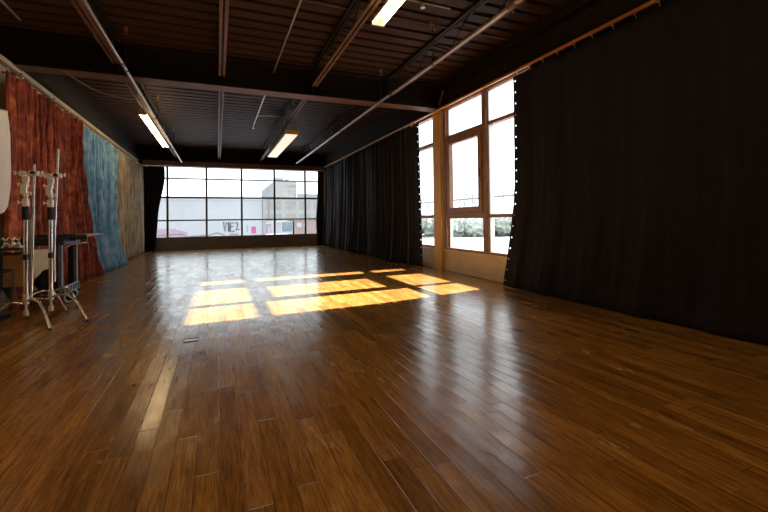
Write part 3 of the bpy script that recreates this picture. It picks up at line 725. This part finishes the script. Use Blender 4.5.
def bag2(b):
    r = bmesh.ops.create_icosphere(b, subdivisions=4, radius=1)
    for v in r['verts']:
        c = v.co*(1+noise.noise(v.co*2.6)*.10); v.co = Vector((bxx + c.x*.125, byy + c.y*.125, .165 + max(-.15, c.z*.18)))
tag(mk('canvas_bag', M['greybag'], bag2, None, True), 'crumpled taupe canvas bag inside the wire basket', 'bag')

# stool at the very edge
st = empty('wooden_stool'); tag(st, 'yellow wooden stool with a grey seat, half cut by the left edge', 'stool')
sx, sy = -2.36, 5.52
mk('seat', M['alu'], lambda b: cyl(b, (sx, sy, .545), (sx, sy, .575), .165, 32), st)
for k in range(4):
    a = math.radians(-8+90*k); c, s = math.cos(a), math.sin(a)
    mk('leg', M['yellowwood'], lambda b: tube(b, [(sx+c*.11, sy+s*.11, .545), (sx+c*.20, sy+s*.20, 0)], [.017, .015], 10), st, True)
mk('stretcher', M['yellowwood'], lambda b: torus(b, (sx, sy, .2), (0, 0, 1), .166, .009, 24, 6), st, True)
at_base(st, (sx, sy, 0))

# white diffusion panel on its own stand, cut by the left edge
wp = empty('diffusion_panel'); tag(wp, 'white cloth diffusion panel on a stand, cut by the left edge', 'reflector')
cxp = -1.88
def panel(b):
    prof = [(1.16, .20), (1.17, .30), (1.20, .365), (1.25, .395), (1.32, .41), (1.42, .425), (1.57, .432), (1.72, .43), (1.86, .425), (1.98, .41), (2.065, .395)]
    G = []
    for z, w in prof:
        row = []
        for i in range(17):
            s = i/16*2-1; row.append(b.verts.new((cxp + s*w*.5 + .035*(1-s*s) + .006*math.sin(s*9+z*5), 4.13 + s*w*.87, z)))
        G.append(row)
    for j in range(len(G)-1):
        for i in range(16): b.faces.new((G[j][i], G[j][i+1], G[j+1][i+1], G[j+1][i]))
pc = mk('cloth', M['white_cloth'], panel, wp, True); sm = pc.modifiers.new('cloth thickness', 'SOLIDIFY'); sm.thickness = .006
mk('top_bar', M['alu'], lambda b: cyl(b, (cxp-.2, 3.79, 2.075), (cxp+.2, 4.48, 2.075), .008, 8), wp, True)
mk('pole', M['black_metal'], lambda b: cyl(b, (cxp-.03, 4.13, .02), (cxp-.03, 4.13, 2.1), .014, 10), wp, True)
for k in range(3):
    a = 2*PI*k/3+.5
    mk('leg', M['black_metal'], lambda b: cyl(b, (cxp, 4.13, .35), (cxp+.26*math.cos(a), 4.13+.26*math.sin(a), .01), .009, 8), wp, True)
at_base(wp, (cxp-.06, 4.13, 0))

# floor plate and a knot hole
t = empty('floor_plate'); tag(t, 'small metal cover plate set in the floorboards before the sunlit patch', 'floor plate')
mk('plate', M['plate'], lambda b: box(b, -.285, -.165, 4.12, 4.175, .0005, .006, .002), t)
mk('recess', M['hole'], lambda b: box(b, -.285, -.165, 4.178, 4.225, .0005, .0025), t)
at_base(t, (-.22, 4.16, 0))

# ------------------------------------------------------------------ outdoors
struct('ground', M['x_ground'], lambda b: box(b, -120, 260, -60, 400, -3.8, -3.6), 'pale yard and street outside')
# white wall with graffiti, beyond the far window
ww = empty('graffiti_wall'); tag(ww, 'long white wall with grey graffiti outside the far window', 'wall')
WY = 48.
mk('wall_body', M['x_white'], lambda b: (box(b, -16, 4.75, WY, WY+.4, -3.6, 3.4), box(b, -16, 4.8, WY-.1, WY+.5, 3.4, 3.6)), ww)
mk('pilaster', M['x_grey'], lambda b: box(b, 4.81, 5.12, WY-.15, WY+.5, -3.6, 3.45), ww)
def strokes(lst, w, dy=.02):
    def f(b):
        for s in lst:
            tube(b, [(p[0], WY-dy, p[1]) for p in s], w, 6)
    return f
# the tag reads V I E and a looped 2
gx, gz, gw, gh = .62, -.1, .40, 1.05
mk('graffiti_letter', M['x_ink'], strokes([[(gx, gz+gh), (gx+0.151, gz), (gx+0.302, gz+gh)]], .055), ww)
mk('graffiti_letter', M['x_ink'], strokes([[(gx+0.504, gz+gh), (gx+0.521, gz)], [(gx+0.571, gz+gh), (gx+0.588, gz)]], .07), ww)
mk('graffiti_letter', M['x_ink'], strokes([[(gx+1.092, gz+gh*.9), (gx+0.756, gz+gh*.95), (gx+0.714, gz+.1), (gx+0.840, gz-.05), (gx+1.159, gz+.08)], [(gx+0.756, gz+.55), (gx+1.025, gz+.58)]], .06), ww)
mk('graffiti_letter', M['x_ink'], strokes([[(gx+1.260, gz+gh*.8), (gx+1.386, gz+gh), (gx+1.512, gz+gh*.8), (gx+1.411, gz+.45), (gx+1.277, gz+.2), (gx+1.680, gz+.22)], [(gx+1.394, gz+.35), (gx+1.495, gz+.95)]], .055), ww)
mk('painted_square', M['x_pink'], lambda b: box(b, 3.55, 4.05, WY-.03, WY-.001, -.35, .42), ww)
mk('painted_square', M['x_palepink'], lambda b: box(b, 3.05, 3.18, WY-.03, WY-.001, -.2, .6), ww)
mk('painted_square', M['x_palepink'], lambda b: prism(b, [(-8.5, -.9), (-2.9, -.9), (-2.9, -.1), (-4.2, .3), (-8.5, .35)], 'y', WY-.025, WY-.001), ww)
mk('graffiti_outline', M['x_ink2'], strokes([[(-9, -.25), (-8.0, -.2), (-7.8, -1.1)], [(-5.8, -1.2), (-5.7, -.35), (-3.5, -.25), (-3.1, -.5)], [(-2.9, -1.2), (-2.8, -.5), (-.9, -.45)], [(-.9, -.45), (.0, -.2), (.7, -.45), (.8, -.9)], [(1.2, -.9), (1.3, -.42), (2.2, -.4)]], .05), ww)
at_base(ww, (-5, WY, -3.6))
# industrial building
ib = empty('industrial_building'); tag(ib, 'pale tan industrial building with big window bays and a rooftop tower', 'building')
BY = 100.
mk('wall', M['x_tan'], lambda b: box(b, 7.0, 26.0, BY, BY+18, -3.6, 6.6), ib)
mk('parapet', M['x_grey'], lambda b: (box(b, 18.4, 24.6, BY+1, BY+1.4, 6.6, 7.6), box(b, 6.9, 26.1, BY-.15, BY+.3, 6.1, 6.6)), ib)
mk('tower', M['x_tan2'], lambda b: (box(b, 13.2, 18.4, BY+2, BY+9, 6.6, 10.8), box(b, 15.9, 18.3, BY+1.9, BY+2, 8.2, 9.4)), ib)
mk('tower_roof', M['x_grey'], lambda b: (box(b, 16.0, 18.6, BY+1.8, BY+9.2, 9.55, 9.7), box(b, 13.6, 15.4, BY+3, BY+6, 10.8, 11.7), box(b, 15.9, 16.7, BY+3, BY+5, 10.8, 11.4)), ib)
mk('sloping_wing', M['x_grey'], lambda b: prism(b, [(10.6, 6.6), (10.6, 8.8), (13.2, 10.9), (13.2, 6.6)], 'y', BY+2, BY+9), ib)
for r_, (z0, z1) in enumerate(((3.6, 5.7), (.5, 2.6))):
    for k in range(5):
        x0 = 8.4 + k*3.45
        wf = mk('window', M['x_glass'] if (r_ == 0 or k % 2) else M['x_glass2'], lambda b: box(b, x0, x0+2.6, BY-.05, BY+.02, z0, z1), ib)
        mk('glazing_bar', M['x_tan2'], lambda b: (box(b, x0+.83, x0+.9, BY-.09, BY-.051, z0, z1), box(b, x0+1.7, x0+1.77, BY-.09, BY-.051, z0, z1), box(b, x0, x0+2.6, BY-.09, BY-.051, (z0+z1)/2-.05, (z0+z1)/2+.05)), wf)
mk('drain_pipe', M['x_brick'], lambda b: (box(b, 11.3, 11.6, BY-.2, BY-.06, -3.6, 6.5), box(b, 7.0, 7.3, BY-.2, BY-.06, -3.6, 6.5)), ib)
at_base(ib, (16, BY+9, -3.6))
t = empty('brick_garage'); tag(t, 'low pinkish brick building in front of the tan industrial block', 'building')
mk('wall', M['x_brick'], lambda b: box(b, 12.9, 21, 74, 80, -3.6, 1.1), t)
mk('roof', M['x_grey'], lambda b: box(b, 12.7, 21.2, 73.8, 80.2, 1.1, 1.3), t)
mk('window', M['x_white'], lambda b: (box(b, 13.3, 14.2, 73.93, 73.999, -.2, .6), box(b, 14.6, 15.1, 73.93, 73.999, -.2, .6)), t)
at_base(t, (17, 77, -3.6))
t = empty('shuttered_shed'); tag(t, 'pale shed with a slate coloured shutter beside the brick garage', 'building')
mk('wall', M['x_white'], lambda b: box(b, 8.6, 12.6, 74, 79, -3.6, .9), t)
mk('shutter', M['x_teal'], lambda b: box(b, 10.2, 12.5, 73.93, 73.999, -.9, .7), t)
at_base(t, (10.6, 76, -3.6))
def van(x, y, s, m, label):
    t = empty('parked_van', (0, 0, 0)); tag(t, label, 'van', 'vehicles parked in the street')
    mk('body', m, lambda b: prism(b, [(x-s*2.4, -3.2), (x-s*2.4, -2.2), (x-s*1.9, -2.0), (x-s*1.4, -1.1), (x+s*2.4, -1.1), (x+s*2.4, -3.2)], 'y', y, y+1.9), t)
    mk('window', M['x_dark'], lambda b: box(b, x-s*1.2, x+s*2.0, y-.02, y-.001, -1.9, -1.3), t)
    for dx in (-1.6, 1.6): mk('wheel', M['rubber'], lambda b: cyl(b, (x+dx*s, y+.05, -3.28), (x+dx*s, y+.3, -3.28), .33, 16), t)
    at_base(t, (x, y, -3.6))
van(8.2, 66, 1, M['x_white'], 'white van in the street right of the graffiti wall')
t = empty('street_kiosk'); tag(t, 'grey cabinet with posters standing in the street beside the graffiti wall', 'kiosk')
mk('cabinet', M['x_dark'], lambda b: box(b, 7.4, 8.1, 68, 69, -3.6, .5, .05), t); mk('poster', M['x_palepink'], lambda b: box(b, 7.5, 8.0, 67.95, 67.999, -1, .3), t)
mk('side_board', M['x_grey'], lambda b: box(b, 9.0, 9.8, 68, 68.3, -3.6, .9, .03), t)
at_base(t, (8.5, 68, -3.6))
tag(mk('roof_tank', M['x_grey'], lambda b: (cyl(b, (-1.0, 78, -3.6), (-1.0, 78, 4.9), .7, 16), cyl(b, (-1.0, 78, 4.9), (-1.0, 78, 5.3), .8, 16))), 'distant grey stack just above the white wall', 'stack')
# right hand side: viaduct, scrub and trees
vd = empty('steel_viaduct'); tag(vd, 'hazy steel viaduct with lattice towers seen through the right windows', 'bridge')
VX = 95.
mk('deck_girder', M['x_steel'], lambda b: (box(b, VX, VX+3, 60, 260, 8.6, 9.1), box(b, VX, VX+.3, 60, 260, 10.1, 10.35)), vd)
for k in range(21):
    yy = 62+k*9.4
    mk('pier', M['x_steel'], lambda b: (cyl(b, (VX+.2, yy, -3.6), (VX+.2, yy, 10.2), .20, 6), cyl(b, (VX+.2, yy+.2, 9), (VX+.2, yy+9.2, 10.2), .09, 5)), vd)
for yy in (104, 137.5, 176):
    mk('lattice_tower', M['x_steel'], lambda b: (tube(b, smooth_path([(VX-1, yy-4.5, -3.6), (VX-1, yy-3.8, 6), (VX-1, yy-1.8, 11.0), (VX-1, yy, 12.2), (VX-1, yy+1.8, 11.0), (VX-1, yy+3.8, 6), (VX-1, yy+4.5, -3.6)]), .22, 6),
        cyl(b, (VX-1, yy-3.4, 6.5), (VX-1, yy+2.0, 10.5), .14, 5), cyl(b, (VX-1, yy+3.4, 6.5), (VX-1, yy-2.0, 10.5), .14, 5)), vd)
at_base(vd, (VX, 150, -3.6))
def tree(x, y, h, w, m, seed, label):
    t = empty('scrub_tree'); tag(t, label, 'tree', 'scrub trees below the viaduct')
    def crown(b):
        rr = random.Random(seed)
        for k in range(9):
            r = bmesh.ops.create_icosphere(b, subdivisions=3, radius=1)
            c = Vector((x+rr.uniform(-w, w)*.5, y+rr.uniform(-w, w)*.7, -3.6+h*rr.uniform(.35, .8))); s = w*rr.uniform(.3, .5)
            for v in r['verts']:
                n_ = noise.noise(v.co*2.5+c)*.5+noise.noise(v.co*6+c)*.3
                v.co = c + v.co*s*(1+n_)
    mk('crown', m, crown, t); mk('trunk', M['x_tree2'], lambda b: cyl(b, (x, y, -3.6), (x, y, -3.6+h*.5), .18, 7), t)
    at_base(t, (x, y, -3.6))
places = ['leftmost', 'second from left', 'third from left', 'fourth from left', 'fifth from left', 'sixth from left', 'seventh from left', 'eighth from left', 'ninth from left', 'tenth from left', 'eleventh from left', 'rightmost']
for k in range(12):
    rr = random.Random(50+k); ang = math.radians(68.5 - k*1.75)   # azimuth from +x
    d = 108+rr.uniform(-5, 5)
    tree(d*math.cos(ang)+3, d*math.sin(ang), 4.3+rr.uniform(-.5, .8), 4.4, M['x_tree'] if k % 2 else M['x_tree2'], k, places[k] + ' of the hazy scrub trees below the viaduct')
pl = empty('power_line'); tag(pl, 'thin power line crossing the sky outside the right windows', 'cable')
mk('wire', M['x_steel'], lambda b: tube(b, smooth_path([(30, 10, 6.2), (30, 36, 6.7), (30, 70, 8.3)]), .02, 5), pl)
for yy in (10, 70): mk('pole', M['x_steel'], lambda b: cyl(b, (30, yy, -3.6), (30, yy, 8.4), .14, 8), pl)
at_base(pl, (30, 40, -3.6))

# ------------------------------------------------------------------ light
w = D.worlds.new('overcast bright sky'); SC.world = w; w.use_nodes = True
nt = w.node_tree; bg = nt.nodes['Background']; bg.inputs[0].default_value = (.90, .96, 1., 1); bg.inputs[1].default_value = 2.3
sun = D.lights.new('sun', 'SUN'); sun.energy = 41; sun.color = (1., .94, 1.); sun.angle = math.radians(.7)
so = D.objects.new('sun', sun); COL.objects.link(so)
so.rotation_euler = Vector((-1, -.056, -.696)).to_track_quat('-Z', 'Y').to_euler()
def portal(loc, sx, sy, rot):
    l = D.lights.new('window_portal', 'AREA'); l.shape = 'RECTANGLE'; l.size = sx; l.size_y = sy; l.cycles.is_portal = True
    o = D.objects.new('window_portal', l); o.location = loc; o.rotation_euler = rot; COL.objects.link(o)
portal((.82, YF+.16, 1.85), 7.0, 2.8, (math.radians(-90), 0, 0))
portal((XR+.14, 6.1, 1.92), 2.95, 2.6, (0, math.radians(90), 0))
portal((XR+.14, 8.4, 1.92), 2.95, 1.2, (0, math.radians(90), 0))

# ------------------------------------------------------------------ camera
f, cy, yaw, pit, rol = 404.506, 213.59, .391, .013, -.013
r0 = Vector((math.cos(yaw), -math.sin(yaw), 0)); f0 = Vector((math.sin(yaw), math.cos(yaw), 0)); zz = Vector((0, 0, 1))
Fw = f0*math.cos(pit) + zz*math.sin(pit); U1 = -f0*math.sin(pit) + zz*math.cos(pit)
Rt = r0*math.cos(rol) + U1*math.sin(rol); Up = -r0*math.sin(rol) + U1*math.cos(rol)
cam = D.cameras.new('camera'); cam.sensor_width = 36; cam.lens = f/768*36; cam.shift_y = (cy-256)/768; cam.clip_start = .05; cam.clip_end = 1000
co = D.objects.new('camera', cam); COL.objects.link(co); SC.camera = co
co.matrix_world = Matrix(((Rt.x, Up.x, -Fw.x, 0), (Rt.y, Up.y, -Fw.y, 0), (Rt.z, Up.z, -Fw.z, 1.1), (0, 0, 0, 1)))

vs = SC.view_settings; vs.view_transform = 'Standard'; vs.look = 'None'; vs.exposure = 0.32; vs.gamma = 1; vs.use_curve_mapping = False
SC.cycles.use_denoising = True
SC.cycles.max_bounces = 10; SC.cycles.diffuse_bounces = 6; SC.cycles.glossy_bounces = 4; SC.cycles.transparent_max_bounces = 16
SC.cycles.sample_clamp_indirect = 8
